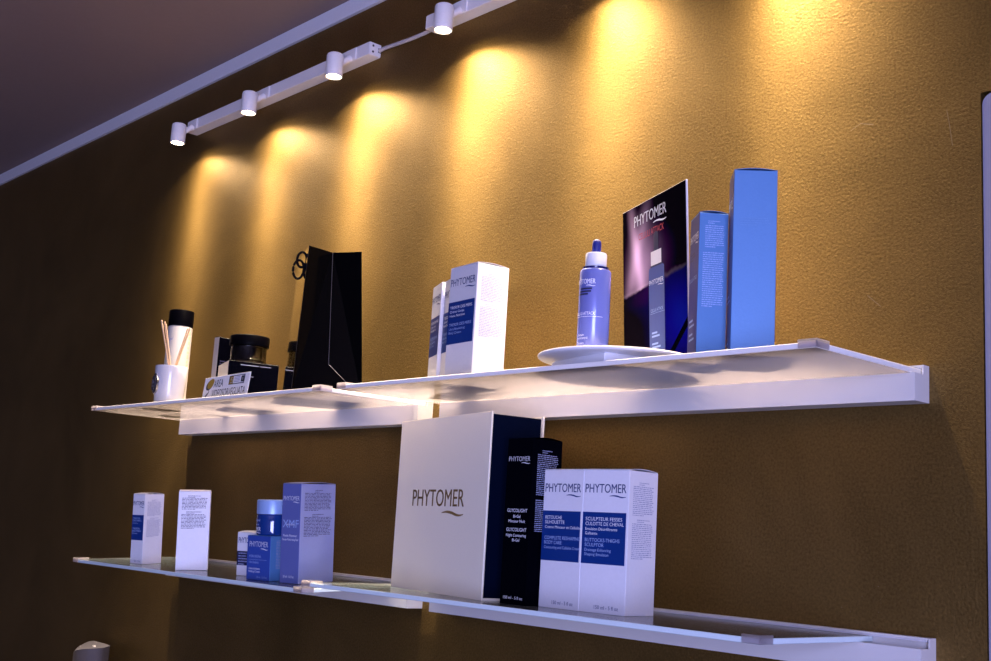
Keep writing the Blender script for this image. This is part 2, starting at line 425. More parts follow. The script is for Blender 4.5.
# ================================================================== SHELVES
RL = 0.8
def shelf(name, label, x0, x1, gx0, gx1, zg, hb, gmat, tilt, clips):
    root = empty(name, label, 'shelf', (x0, 0, zg), group='white wall shelves with glass boards')
    X0, X1 = 0.0, x1 - x0
    bm = bmesh.new(); dr = 0.0311; ht = 0.0103
    prof = [(0, -hb), (-dr, -hb), (-dr, -0.0002), (-dr + .003, -0.0002), (-dr + .003, -.006), (-.004, -.006), (-.004, ht - .0022), (-.0115, ht - .0022), (-.0115, ht), (0, ht)]
    prism(bm, prof, 'x', X0 + .002, X1 - .002)
    # fine ridge of the clamping lip
    rail = link('rail', bm, 'rail', root)
    for xa, xb in ((X0, X0 + .002), (X1 - .002, X1)):
        bm = bmesh.new()
        prism(bm, [(0, -hb), (-dr, -hb), (-dr, -.0002), (-.0125, -.0002), (-.0125, ht), (0, ht)], 'x', xa, xb)
        link('end_cap', bm, 'rail', rail)
    bm = bmesh.new()
    box(bm, X0 + .004, X1 - .004, -.0112, -.0085, ht - .0040, ht - .0024); link('rubber_seal', bm, 'palegrey', rail)
    g0, g1 = gx0 - x0, gx1 - x0; D = 0.2141
    bm = bmesh.new(); box(bm, g0, g1, -D, -.0045, 0, .006, .0007, 1)
    for f in bm.faces: f.material_index = 0 if abs(f.normal.z) > .9 else 1
    T = Matrix.Translation((0, HY, .006)) @ Matrix.Rotation(TILT, 4, 'X') @ Matrix.Translation((0, -HY, -.006)) if tilt else Matrix.Identity(4)
    if tilt:   # the clamped strip stays level in the rail
        for v in bm.verts:
            if v.co.y < HY: v.co = T @ v.co
    gp = link('glass_board', bm, [gmat, 'glass_edge' if zg < Z0 - .1 else 'glass_edge_white'], root)
    for s in clips:
        cx = g0 if s < 0 else g1; k = -s
        bm = bmesh.new()
        xa, xb = sorted((cx + s * .0022, cx + k * .021))
        box(bm, xa, xb, -D - .0022, -D + .021, .0062, .0092, .0012, 2)
        ya = -D - .0022
        xa2, xb2 = sorted((cx + s * .0022, cx + k * .020)); box(bm, xa2, xb2, ya, ya + .0018, .0004, .0066, .0004, 1)
        xa3, xb3 = sorted((cx + s * .0022, cx + s * .0004)); box(bm, xa3, xb3, ya, -D + .020, .0004, .0066, .0004, 1)
        if tilt:
            for v in bm.verts: v.co = T @ v.co
        link('corner_clip', bm, 'clip', root)
    return root
S = 0.8
HBU, HBL = 0.0307, 0.0302
shelf('wall_shelf', 'upper white shelf carrying the tall blue cartons and the dropper bottle', -0.8, 0.0, -1.020 * S, -0.0056 * S, Z0, HBU, 'glass', False, (-1, 1))
shelf('wall_shelf', 'upper white shelf carrying the black paper bag and the reed cup', -1.6545, -0.8545, -2.0924 * S, -1.0785 * S, Z0, HBU, 'glass', False, (-1, 1))
shelf('wall_shelf', 'lower glass shelf carrying the big white gift box, near the doorway', -0.7936, 0.0064, -1.0820 * S, -0.0800 * S, ZG, HBL, 'glass_low', False, (-1, 1))
shelf('wall_shelf', 'lower drooping glass shelf carrying the small cartons and blue jar', -1.6481, -0.8481, -2.0970 * S, -1.0850 * S, ZG, HBL, 'glass_low', True, (-1, 1))

# ================================================================== TRACK LIGHTS
TZ = 0.6715 + Z0
def track(x0, x1, label):
    r = empty('light_track', label, 'light track', (x0, 0, TZ), group='white light tracks under the ceiling')
    bm = bmesh.new(); box(bm, 0, x1 - x0, -.0265, -.0002, -.0125, .0125, .0010, 2); link('track_body', bm, 'track', r)
    for xx, s in ((0, -1), (x1 - x0, 1)):
        bm = bmesh.new(); box(bm, min(xx, xx + s * .002), max(xx, xx + s * .002), -.026, -.0006, -.012, .012, .0006, 1)
        c = link('end_plate', bm, 'track', r)
        for zz in (-.0058, .0058):
            bm = bmesh.new(); tube(bm, [(xx + s * .0015, -.019, zz), (xx + s * .0026, -.019, zz)], .0022, 12); link('screw', bm, 'hole', c)
        bm = bmesh.new(); box(bm, min(xx, xx + s * .0026), max(xx, xx + s * .0026), -.0075, -.0008, -.0042, .0042); link('cable_slot', bm, 'hole', c)
    return r
track(-1.772, -1.0785, 'white light track with three lamps ending in a cable')
track(-0.912, -0.19, 'white light track continuing off the top of the picture')
bm = bmesh.new()
tube(bm, [(-1.0775, -.0042, TZ), (-1.06, -.0046, TZ + .001), (-1.03, -.0048, TZ - .001), (-.98, -.0048, TZ - .0035), (-.94, -.0046, TZ - .0035), (-.915, -.0042, TZ - .001)], .0036, 10)
o = link('power_cable', bm, 'cable', smooth=True); tag(o, 'grey cable joining the two white light tracks', 'cable')

LY = -0.0600; LZ = Z0 + 0.6185
LX = [-1.744, -1.441, -1.137, -0.8215, -0.518, -0.214]
lab = ['small white spotlight at the far dark end of the track', 'second white spotlight from the far dark end',
       'white spotlight beside the cable end of the far track', 'white spotlight at the start of the nearer track, beyond the cable',
       'white spotlight in the middle of the nearer track, above the picture', 'white spotlight at the end of the nearer track, above the picture']
LAMP_E = 245.0; LAMP_C = (1.0, 0.79, 0.56)
def beam(L, t0=24.0, p=2.15):
    """luminous intensity of a reflector lamp: a narrow core with a long smooth skirt"""
    L.use_nodes = True; N = L.node_tree.nodes; K = L.node_tree.links
    em = next(n for n in N if n.type == 'EMISSION')
    tc = N.new('ShaderNodeTexCoord'); sx = N.new('ShaderNodeSeparateXYZ'); K.new(tc.outputs['Normal'], sx.inputs[0])
    cur = sx.outputs['Z']
    for op, v in (('ABSOLUTE', None), ('MINIMUM', 1.0), ('ARCCOSINE', None), ('DIVIDE', math.radians(t0)), ('POWER', 2.0), ('ADD', 1.0), ('POWER', -p)):
        q = N.new('ShaderNodeMath'); q.operation = op; K.new(cur, q.inputs[0])
        if v is not None: q.inputs[1].default_value = v
        cur = q.outputs[0]
    K.new(cur, em.inputs['Strength'])
LAMP_W = [0.70, 0.92, 1.0, 1.0, 0.78, 0.46]
for i, x in enumerate(LX):
    r = empty('spotlight', lab[i], 'spotlight', (x, LY, LZ), group='white spotlights on the tracks')
    r['label'] = lab[i]
    bm = bmesh.new()
    lathe(bm, [(.0126, .0015), (.0146, .0003), (.0154, .0), (.0160, .0014), (.0160, .040), (.0150, .0435), (.0120, .0455), (0, .0460)], 36)
    link('lamp_head', bm, 'track', r, smooth=True)
    bm = bmesh.new(); lathe(bm, [(.0128, .0012), (.0085, .0002), (0, -.0004)], 30); link('lamp_lens', bm, 'bulb', r, smooth=True)
    bm = bmesh.new(); tube(bm, [(.002, .012, .0300), (.003, .0230, .0400), (.003, .0300, .0450)], [.0060, .0060, .0075], 14); link('swivel_arm', bm, 'track', r, smooth=True)
    bm = bmesh.new(); box(bm, -.012, .020, .0305, .0335, .0410, .0640, .001, 1); link('mount_plate', bm, 'track', r)
    L = bpy.data.lights.new('spot_beam', 'SPOT'); L.energy = LAMP_E * LAMP_W[i]; L.color = LAMP_C
    L.spot_size = math.radians(150); L.spot_blend = 0.25; L.shadow_soft_size = 0.011
    beam(L)
    o = bpy.data.objects.new('spot_beam', L); COL.objects.link(o)
    o.matrix_world = Matrix.Translation((x, LY, LZ - .0012)) @ Vector((0.06, 0.04, -1)).normalized().to_track_quat('-Z', 'Y').to_matrix().to_4x4()

# ================================================================== LOWER SHELF, RIGHT GLASS
# hinged gift box: white boards around a navy body
w, d, h = 0.2738, 0.0833, 0.2455
root = empty('gift_box', 'large white gift box with bronze lettering and navy sides', 'box', mw=place((-0.5248, -0.1675), -0.2155, w, d, ZL))
bm = bmesh.new(); box(bm, -w / 2 + .003, w / 2 - .0035, -d / 2 + .0035, d / 2 - .0035, .0035, h - .003, .0006, 1); link('box_body', bm, 'navy', root)
bm = bmesh.new(); box(bm, -w / 2, w / 2, -d / 2, -d / 2 + .0030, 0, h, .0008, 2); link('front_cover', bm, 'giftwhite', root)
bm = bmesh.new(); box(bm, -w / 2, w / 2, d / 2 - .0030, d / 2, 0, h, .0008, 2); link('back_cover', bm, 'giftwhite', root)
bm = bmesh.new(); box(bm, -w / 2, w / 2 - .0015, -d / 2 + .003, d / 2 - .003, 0, .0033, .0006, 1)
box(bm, -w / 2, -w / 2 + .003, -d / 2 + .003, d / 2 - .003, .0033, h - .0005, .0004, 1); link('spine_and_base', bm, 'giftwhite', root)
fn, sd = faces_of(w, d, h); bm = bmesh.new()
logo(bm, fn, 0.055, 0.1195, 0.0232, 0.157, 0, bold=0.016); link('printed_name', bm, 'goldink', root, label='bronze foil lettering')

# black slim carton
w, d, h = 0.0470, 0.0525, 0.2078
root, (fn, sd) = carton('cream_carton', 'tall black carton standing between the gift box and the white cartons', 'box', (-0.4430, -0.1665), 0.0147, w, d, h, ZL, 'blackcarton')
bm = bmesh.new(); cx = w / 2
logo(bm, fn, .0035, .1790, .0060, .0385, 0, bold=0.01)
for s, v, c, ww in (('GLYCOLIGHT', .1145, .0042, .036), ('Bi-Gel', .1075, .0036, None), ('Minceur Nuit', .1015, .0036, .030),
                    ('GLYCOLIGHT', .0905, .0042, .036), ('Night Contouring', .0838, .0036, .036), ('Bi-Gel', .0778, .0036, None)):
    write(bm, fn, s, cx, v, c, ww, 0, 'c')
write(bm, fn, '150 ml - 5 fl oz', cx, .0065, .0036, .034, 0, 'c')
link_rows(['brand_name', 'product_print', 'volume_print'], bm, 'whiteink', root)
bm = bmesh.new()
small(bm, sd, .016, .034, .1930, 2, .0024); small(bm, sd, .008, .046, .1875, 22, .0024, ragged=.1)
small(bm, sd, .008, .040, .130, 17, .0024, ragged=.1); link('side_print', bm, 'fine_light', root)

def blue_panel_carton(label, mid, a, lines, z, w=0.0696, d=0.0567, h=0.1696, group=None, tilt=False, panel='blue_panel', vol='150 ml - 5 fl oz',
                      p0=.075, p1=.117, lo=.018, mats=('carton_cool', 'carton_cool'), seed=1, pu=(.0, None), sidelines=((.150, 11), (.113, 18), )):
    root, (fn, sd) = carton('cream_carton', label, 'box', mid, a, w, d, h, z, mats[0], mats[1], group=group, tilt=tilt)
    bm = bmesh.new(); rect(bm, fn, .0005 + pu[0], (pu[1] or w * .96), h * .338, h * .700); link('colour_panel', bm, panel, root)
    f2 = lambda u, v: (lambda p: (p[0], p[1] - .0002, p[2]))(fn(u, v))
    bm = bmesh.new(); k = h / .1696; q = w / .0696
    logo(bm, fn, .003 * q, h * .838, .0104 * k, w * .90, 0, bold=0.010)
    if vol: write(bm, fn, vol, w * .86, h * .030, .0042 * k, w * .52, 0, 'r')
    (link_rows(['brand_name', 'volume_print'], bm, 'ink', root) if vol else link('brand_name', bm, 'ink', root))
    bm = bmesh.new()
    for s, v, c, ww, mi in lines: write(bm, f2, s, .0055 * q, h * v, c * k, ww * w if ww else None, mi)
    link('panel_print', bm, ['whiteink', 'paleink'], root)
    bm = bmesh.new(); R = random.Random(seed)
    a0, a1 = d * .14, d * .88
    small(bm, sd, d * .34, d * .68, h * .915, 2, .0022 * k, rnd=R)
    small(bm, sd, a0, a1, h * .887, 16, .00225 * k, ragged=.12, rnd=R)
    small(bm, sd, d * .30, d * .74, h * .655, 2, .0022 * k, rnd=R)
    small(bm, sd, a0, a1, h * .627, 19, .00225 * k, ragged=.12, rnd=R)
    link('side_print', bm, 'fine', root)
    return root
LV = (.640, .606, .572, .541, .492, .458, .425, .394)
def lines(*rows):
    return [(t, LV[i], .0041 if big else .0034, ww, 0 if i < 4 else 1) for i, (t, big, ww) in enumerate(rows) if t]
sc_lines = lines(('SCULPTEUR FESSES', 1, .80), ('CULOTTE DE CHEVAL', 1, .84), ('Emulsion Désinfiltrante', 0, .70), ('Galbante', 0, .27),
                 ('BUTTOCKS-THIGHS', 1, .76), ('SCULPTOR', 1, .42), ('Drainage Enhancing', 0, .58), ('Shaping Emulsion', 0, .53))
blue_panel_carton('white carton with blue panel about buttocks and thighs, at the open end of the row', (-0.3020, -0.1425), 0.0657, sc_lines, ZL, seed=3, group='white cartons with blue panels')
re_lines = lines(('RETOUCHE', 1, .42), ('SILHOUETTE', 1, .49), ('Crème Minceur et Cellulite', 0, .90), ('', 0, 0),
                 ('COMPLETE RESHAPING', 1, .90), ('BODY CARE', 1, .44), ('Contouring and Cellulite Cream', 0, .90))
blue_panel_carton('white carton with blue panel about body reshaping, beside the slim black carton', (-0.3715, -0.1475), -0.0100, re_lines, ZL, h=.1694, w=.0692, d=.0560, seed=4, group='white cartons with blue panels')

# ================================================================== LOWER SHELF, LEFT (drooping) GLASS
# periwinkle carton
w, d, h = 0.042, 0.075, 0.1535
root, (fn, sd) = carton('serum_carton', 'tall periwinkle carton at the open end of the small cartons', 'box', (-0.9437, -0.172), 0.1768, w, d, h, ZL, 'peri_front', 'peri', tilt=True)
bm = bmesh.new(); logo(bm, fn, .003, .1275, .0068, .036, 0, bold=.01); write(bm, fn, 'XMF', .003, .0855, .0120, .036, 1)
write(bm, fn, 'pionnière', .011, .0890, .0034, .019, 0)
write(bm, fn, 'Fluide Pionnier', .005, .0715, .0034, .031, 0); write(bm, fn, 'Pioneer Moisturizing Fluid', .003, .0655, .0034, .036, 0)
write(bm, fn, '50 ml - 1.6 fl oz', .008, .0085, .0034, .024, 0); link_rows(['brand_name', 'product_print', 'volume_print'], bm, ['whiteink', 'paleink'], root)
bm = bmesh.new(); R = random.Random(9)
small(bm, sd, .030, .046, .1430, 2, .0024, rnd=R); small(bm, sd, .008, .066, .1385, 13, .0022, ragged=.1, rnd=R)
small(bm, sd, .025, .050, .1055, 2, .0024, rnd=R); small(bm, sd, .008, .068, .1010, 14, .0022, ragged=.1, rnd=R)
link('side_print', bm, 'fine_dark', root)
# blue square carton + jar on it
wb_, db_, hb_ = 0.0579, 0.0500, 0.0697
mblue = (-1.0125, -0.1809); ablue = 0.1321
root, (fn, sd) = carton('cream_carton', 'squat blue carton with the blue jar standing on it', 'box', mblue, ablue, wb_, db_, hb_, ZL, 'midblue', 'sky', tilt=True, arch=0.0)
bm = bmesh.new(); logo(bm, fn, .006, .0525, .0085, .046, 0, bold=.01)
write(bm, fn, 'HYDRA ORIGINAL', .006, .0355, .0040, .030, 1); rect(bm, fn, .006, .050, .0318, .0322, 1)
write(bm, fn, 'crème fondante', .006, .0262, .0038, .024, 1); write(bm, fn, 'Crème Hydratante', .006, .0165, .0032, .028, 0); write(bm, fn, 'Melting Cream', .006, .0120, .0032, .028, 0)
write(bm, fn, '50 ml - 1.6 fl oz', .052, .0035, .0032, .026, 1, 'r'); link_rows(['brand_name', 'product_print', 'description_print', 'volume_print'], bm, ['whiteink', 'paleink'], root)
bm = bmesh.new(); small(bm, sd, .012, .042, .062, 19, .0024, ragged=.1, rnd=random.Random(4)); link('side_print', bm, 'fine_light', root)
mj = tilt_m() @ Matrix.Translation((mblue[0] - math.cos(ablue) * .0285 - math.sin(ablue) * db_ / 2, mblue[1] - math.sin(ablue) * .0285 + math.cos(ablue) * .0262, ZL + hb_ + .0008)) @ Matrix.Rotation(-0.45, 4, 'Z')
root = empty('cream_jar', 'blue glass jar with pale blue lid standing on the squat blue carton', 'jar', mw=mj)
bm = bmesh.new(); lathe(bm, [(0, 0), (.0238, 0), (.0255, .0015), (.0260, .0035), (.0260, .0315), (.0250, .0335), (.0235, .0340), (0, .0340)], 48); link('jar_glass', bm, 'jarglass', root, smooth=True)
bm = bmesh.new(); lathe(bm, [(.0245, .0338), (.0262, .0342), (.0262, .0550), (.0256, .0562), (.0245, .0568), (0, .0570)], 48); link('jar_lid', bm, 'lid', root, smooth=True)
def wrap(r, a0=-pi / 2):
    return lambda u, v: ((r + .0003) * math.cos(a0 + u / r), (r + .0003) * math.sin(a0 + u / r), v)
bm = bmesh.new(); fj = wrap(.0260, -pi / 2)
logo(bm, fj, -.019, .0070, .0062, .036, 0, bold=.012)
write(bm, fj, 'Hydra Original', -.017, .0225, .0040, .032, 1); write(bm, fj, 'crème fondante', -.017, .0160, .0034, .030, 1)
link('jar_print', bm, ['whiteink', 'paleink'], root)
# small white carton half hidden behind
w, d, h = 0.042, 0.040, 0.0711
root, (fn, sd) = carton('cream_carton', 'small white carton with navy panel half hidden behind the squat blue carton', 'box', (-1.1105, -0.1490), 0.25, w, d, h, ZL, 'carton_cool', tilt=True)
bm = bmesh.new(); rect(bm, fn, .0004, w * .97, .017, .0405); link('colour_panel', bm, 'navy_panel', root)
bm = bmesh.new(); write(bm, fn, 'PHYTOMER', .003, .0540, .0090, .044 * .85, 0, bold=.012); link('brand_print', bm, 'ink', root)
f2 = lambda u, v: (lambda p: (p[0], p[1] - .0002, p[2]))(fn(u, v))
bm = bmesh.new(); small(bm, f2, .004, .030, .036, 5, .0045, ragged=.3, rnd=random.Random(2)); link('panel_print', bm, 'fine_light', root)
# white carton turned with its text side out
w, d, h = 0.0550, 0.0400, 0.1374
root, (fn, sd) = carton('cream_carton', 'white carton showing only small print, third along from the far shelf end', 'box', (-1.2750, -0.1448), 1.03, w, d, h, ZL, 'carton_cool', tilt=True)
root['label'] = 'white carton without any panel, showing only small print, on the drooping shelf'
bm = bmesh.new(); R = random.Random(12)
small(bm, fn, .016, .038, .1290, 2, .0022, rnd=R); small(bm, fn, .006, .050, .1250, 9, .0024, ragged=.08, rnd=R)
small(bm, fn, .014, .040, .1010, 2, .0022, rnd=R); small(bm, fn, .006, .049, .0965, 11, .0024, ragged=.1, rnd=R)
link('face_print', bm, 'fine_dark', root)
# white carton with dark blue panel
lines10 = [(t, v, c, ww, 1) for t, v, c, ww, _ in lines(('TRESOR', 1, .6), ('DES MERS', 1, .7), ('Crème', 0, .4), ('', 0, 0), ('TRESOR', 1, .6), ('DES MERS', 1, .7), ('Cream', 0, .4))]
blue_panel_carton('white carton with blue panel standing alone at the far end of the lower shelf', (-1.4721, -0.1724), 0.1911, lines10, ZL, w=.036, d=.0437, h=.1297, tilt=True, vol='50 ml - 1.6 fl oz', seed=8, group='white cartons with blue panels')

# ================================================================== UPPER SHELF, RIGHT GLASS
# three white cartons one behind another
tl = lines(('TRESOR DES MERS', 1, .80), ('Crème Corps', 0, .52), ('Haute Nutrition', 0, .56), ('', 0, 0),
           ('TRESOR DES MERS', 1, .80), ('Ultra-Nourishing', 0, .58), ('Body Cream', 0, .45))
blue_panel_carton('foremost white carton with blue panel on the upper shelf', (-0.5857, -0.155), -0.1142, tl, ZU, w=.0682, d=.0543, h=.1684, seed=21, group='white cartons with blue panels', mats=('carton', 'carton'))
blue_panel_carton('middle white carton with blue panel in the upper shelf trio, mostly hidden', (-0.6640, -0.1235), -0.380, tl, ZU, w=.0605, d=.0500, h=.1660, seed=22, group='white cartons with blue panels', mats=('carton', 'carton'))
blue_panel_carton('rearmost white carton with blue panel in the upper shelf trio', (-0.7260, -0.1030), -0.440, tl, ZU, w=.0545, d=.0500, h=.1660, seed=23, group='white cartons with blue panels', mats=('carton', 'carton'))

# round display plate on a square foot
DX, DY, DZ = -0.340, -0.1290, ZU + 0.0262
root = empty('display_plate', 'round white display plate on a square foot under the dropper bottle', 'display stand', (DX, DY, ZU))
bm = bmesh.new(); lathe(bm, [(0, .0137), (.0980, .0137), (.0997, .0150), (.1001, .0163), (.0993, .0178), (.0975, .0185), (0, .0185)], 72); link('round_plate', bm, 'whiteplastic', root, smooth=True)
ft = bmesh.new(); box(ft, -.060, .060, -.060, .060, 0, .0122, .001, 2)
box(ft, -.0575, .0575, -.0575, .0575, .0122, .0137)
o = link('square_foot', ft, 'whiteplastic', root); o.rotation_euler = (0, 0, math.radians(-14)); o.location = (0, 0, 0)
PT = ZU + 0.0185
# dropper bottle
BX, BY = -0.3850, -0.1290
root = empty('dropper_bottle', 'lilac blue dropper bottle with white collar on the round plate', 'bottle', mw=Matrix.Translation((BX, BY, PT)) @ Matrix.Diagonal((1, 1, .995, 1)))
r = .0203
bm = bmesh.new(); lathe(bm, [(0, 0), (r - .0015, 0), (r, .0018), (r, .1145), (r - .0012, .1170), (r - .004, .1183), (.012, .1187), (0, .1187)], 56); link('bottle_body', bm, 'bottle', root, smooth=True)
bm = bmesh.new(); lathe(bm, [(r - .0035, .1184), (r - .0030, .1205), (.0125, .1217), (0, .1217)], 48); link('glass_shoulder', bm, 'bottle_neck', root, smooth=True)
bm = bmesh.new(); lathe(bm, [(.0128, .1215), (.0136, .1223), (.0138, .1235), (.0138, .1380), (.0130, .1397), (.006, .1400), (0, .1400)], 44); link('collar', bm, 'whiteplastic', root, smooth=True)
bm = bmesh.new(); lathe(bm, [(.0056, .1399), (.0058, .1425), (.0058, .1530), (.0052, .1565), (.0034, .1583), (0, .1587)], 32); link('rubber_bulb', bm, 'bulbblue', root, smooth=True)
camdir = math.atan2(-1.21 + .13, .635 + .3845)
fb = wrap(r, camdir - 0.62)
bm = bmesh.new(); logo(bm, fb, -.0170, .0965, .0062, .030, 0, bold=.012)
write(bm, fb, 'CELLULI ATTACK', -.017, .0560, .0040, .031, 0); rect(bm, fb, -.017, .024, .0537, .0541, 0, 16)
write(bm, fb, 'Sérum', -.010, .0290, .0032, .011, 0); write(bm, fb, 'concentré', -.010, .0250, .0032, .016, 0)
write(bm, fb, 'Serum', -.010, .0185, .0032, .011, 0); write(bm, fb, 'concentrate', -.010, .0148, .0032, .019, 0)
for k, (a_, b_) in enumerate(((-.009, .009), (-.011, .008), (-.013, .004))): rect(bm, fb, a_, b_, .0890 - k * .0035, .0912 - k * .0035, 1, 8)
link_rows(['brand_name', 'product_print', 'description_print'], bm, ['whiteink', 'navy_panel'], root)

# poster card
def poster_mat():
    m = bpy.data.materials.new('poster_picture'); m.use_nodes = True
    N, L = nt(m); b = N['Principled BSDF']; b.inputs['Roughness'].default_value = 0.28; b.inputs['Specular IOR Level'].default_value = 0.0
    tc = N.new('ShaderNodeTexCoord'); sx = N.new('ShaderNodeSeparateXYZ'); L.new(tc.outputs['Object'], sx.inputs[0])
    def node(op, a, c=None, clamp=False):
        q = N.new('ShaderNodeMath'); q.operation = op; q.use_clamp = clamp
        for i, v in enumerate((a, c)):
            if v is None: continue
            if isinstance(v, (int, float)): q.inputs[i].default_value = v
            else: L.new(v, q.inputs[i])
        return q.outputs[0]
    U = node('DIVIDE', node('ADD', sx.outputs['X'], PW / 2), PW); V = node('DIVIDE', sx.outputs['Z'], PH)
    def blob(cu, cv, su, sv):
        a = node('POWER', node('DIVIDE', node('SUBTRACT', U, cu), su), 2.0); c = node('POWER', node('DIVIDE', node('SUBTRACT', V, cv), sv), 2.0)
        return node('POWER', 2.718, node('MULTIPLY', node('ADD', a, c), -1.0))
    def ray_(cu, cv, du, dv, wd):
        l = math.hypot(du, dv); px = node('SUBTRACT', U, cu); py = node('SUBTRACT', V, cv)
        t = node('ADD', node('MULTIPLY', px, du / l), node('MULTIPLY', py, dv / l)); s = node('SUBTRACT', node('MULTIPLY', px, dv / l), node('MULTIPLY', py, du / l))
        g = node('POWER', 2.718, node('MULTIPLY', node('POWER', node('DIVIDE', s, wd), 2.0), -1.0))
        return node('MULTIPLY', g, node('POWER', 2.718, node('MULTIPLY', node('POWER', node('DIVIDE', t, .30), 2.0), -1.0)))
    wn = N.new('ShaderNodeTexNoise'); wn.inputs['Scale'].default_value = 45; L.new(tc.outputs['Object'], wn.inputs['Vector'])
    water = node('SUBTRACT', node('ADD', .46, node('MULTIPLY', U, .06)), V)      # >0 below the water line
    wt = node('ADD', water, node('MULTIPLY', node('SUBTRACT', wn.outputs['Fac'], .5), .05))
    below = node('MULTIPLY', wt, 60.0, True); above = node('SUBTRACT', 1.0, below)
    glow = node('ADD', node('MULTIPLY', blob(.33, .60, .20, .22), .50), node('ADD', node('MULTIPLY', ray_(.24, .68, 1, -3.0, .06), .65), node('MULTIPLY', ray_(.24, .70, 1, 1.6, .07), .40)))
    glow = node('MULTIPLY', glow, above)
    pur = node('ADD', node('MULTIPLY', blob(.55, .62, .34, .22), .07), node('MULTIPLY', node('MULTIPLY', blob(.25, .40, .40, .10), below), .035))
    blu = node('MULTIPLY', node('MULTIPLY', blob(.95, .22, .42, .26), below), .22)
    edge = node('MULTIPLY', node('POWER', 2.718, node('MULTIPLY', node('POWER', node('DIVIDE', wt, .012), 2.0), -1.0)), .05)
    R = node('ADD', node('MULTIPLY', glow, .62), node('ADD', node('MULTIPLY', pur, .6), node('ADD', node('MULTIPLY', blu, .0), edge)))
    G = node('ADD', node('MULTIPLY', glow, .50), node('ADD', node('MULTIPLY', pur, .35), node('ADD', node('MULTIPLY', blu, .12), edge)))
    B = node('ADD', node('MULTIPLY', glow, .66), node('ADD', node('MULTIPLY', pur, .75), node('ADD', blu, edge)))
    cb = N.new('ShaderNodeCombineColor')
    for i, v in enumerate((R, G, B)): L.new(node('ADD', node('MAXIMUM', node('MULTIPLY', node('SUBTRACT', v, .022), (.95, .80, .92)[i]), 0.0), (.003, .002, .004)[i]), cb.inputs[i])
    L.new(cb.outputs[0], b.inputs['Base Color']); return m
PW, PH = 0.1793, 0.2046; pa = -0.4056; pl = -0.0542
c, s = math.cos(pa), math.sin(pa)
BRx, BRy = -0.2443, -0.110
zb = PT + .0002
mw = Matrix.Translation((BRx - c * PW / 2, BRy - s * PW / 2, zb)) @ Matrix.Rotation(pa, 4, 'Z') @ Matrix.Rotation(-pl, 4, 'X')
PH += Z0 + 0.036 - zb
root = empty('poster_card', 'black and purple advertising card with a bottle picture behind the dropper bottle', 'poster', mw=mw)
bm = bmesh.new(); box(bm, -PW / 2, PW / 2, -.0002, .0022, 0, PH, .0003, 1); link('card_board', bm, 'cardedge', root)
fp = lambda k: (lambda u, v: (-PW / 2 + u * PW, -.0004 - k * .0002, v * PH))
bm = bmesh.new(); rect(bm, fp(0), .003, .994, .003, .997); link('printed_picture', bm, poster_mat(), root)
pf = lambda u, v: (-PW / 2 + u, -.0007, v)
bm = bmesh.new()
logo(bm, pf, PW * .20, PH * .868, .0142, PW * .51, 0, bold=.015); link('printed_name', bm, 'whiteink', root)
bm = bmesh.new(); write(bm, pf, 'CELLULI ATTACK', PW * .27, PH * .775, .0085, PW * .40, 0); link('printed_slogan', bm, 'redink', root)
bm = bmesh.new()
def prof_bottle(bm, cu, k, x):
    pass
cu = PW * .545; hw = PW * .118
def poly(bm, pts, mi, k=1):
    f = bm.faces.new([bm.verts.new((-PW / 2 + u, -.0004 - k * .0002, v)) for u, v in pts]); f.material_index = mi
poly(bm, [(cu - hw, 0.001), (cu + hw, 0.001), (cu + hw, PH * 0.562), (cu + hw * .9, PH * 0.574), (cu - hw * .9, PH * 0.574), (cu - hw, PH * 0.562)], 0, 1)
poly(bm, [(cu - hw * .80, PH * 0.574), (cu + hw * .80, PH * 0.574), (cu + hw * .74, PH * 0.587), (cu - hw * .74, PH * 0.587)], 1, 1)
poly(bm, [(cu - hw * .68, PH * 0.585), (cu + hw * .68, PH * 0.585), (cu + hw * .68, PH * 0.669), (cu - hw * .68, PH * 0.669)], 2, 2)
poly(bm, [(cu - hw * .30, PH * 0.669), (cu + hw * .30, PH * 0.669), (cu + hw * .30, PH * 0.762)] + [(cu + hw * .30 * math.cos(t * pi / 8), PH * 0.762 + PH * .022 * math.sin(t * pi / 8)) for t in range(1, 8)] + [(cu - hw * .30, PH * 0.762)], 1, 2)
poly(bm, [(PW * .70, PH * .03), (PW * .78, PH * .03), (PW * .992, PH * .165), (PW * .992, PH * .220)], 3, 1)
fb2 = lambda u, v: (-PW / 2 + u, -.0010, v)
logo(bm, fb2, cu - hw * .92, PH * .470, .0062, hw * 1.84, 4, bold=.012)
write(bm, fb2, 'CELLULI ATTACK', cu - hw * .75, PH * .305, .0042, hw * 1.6, 5); rect(bm, fb2, cu - hw * .8, cu + hw * 1.0, PH * .295, PH * .297, 5)
for v, ww in ((.175, .7), (.155, 1.0), (.110, .8), (.090, 1.1)): rect(bm, fb2, cu - hw * .65, cu - hw * .65 + hw * ww, PH * v, PH * (v + .011), 5)
link('printed_bottle', bm, ['printblue', 'navy_panel', 'cardedge', 'blackcarton', 'whiteink', 'paleink'], root)

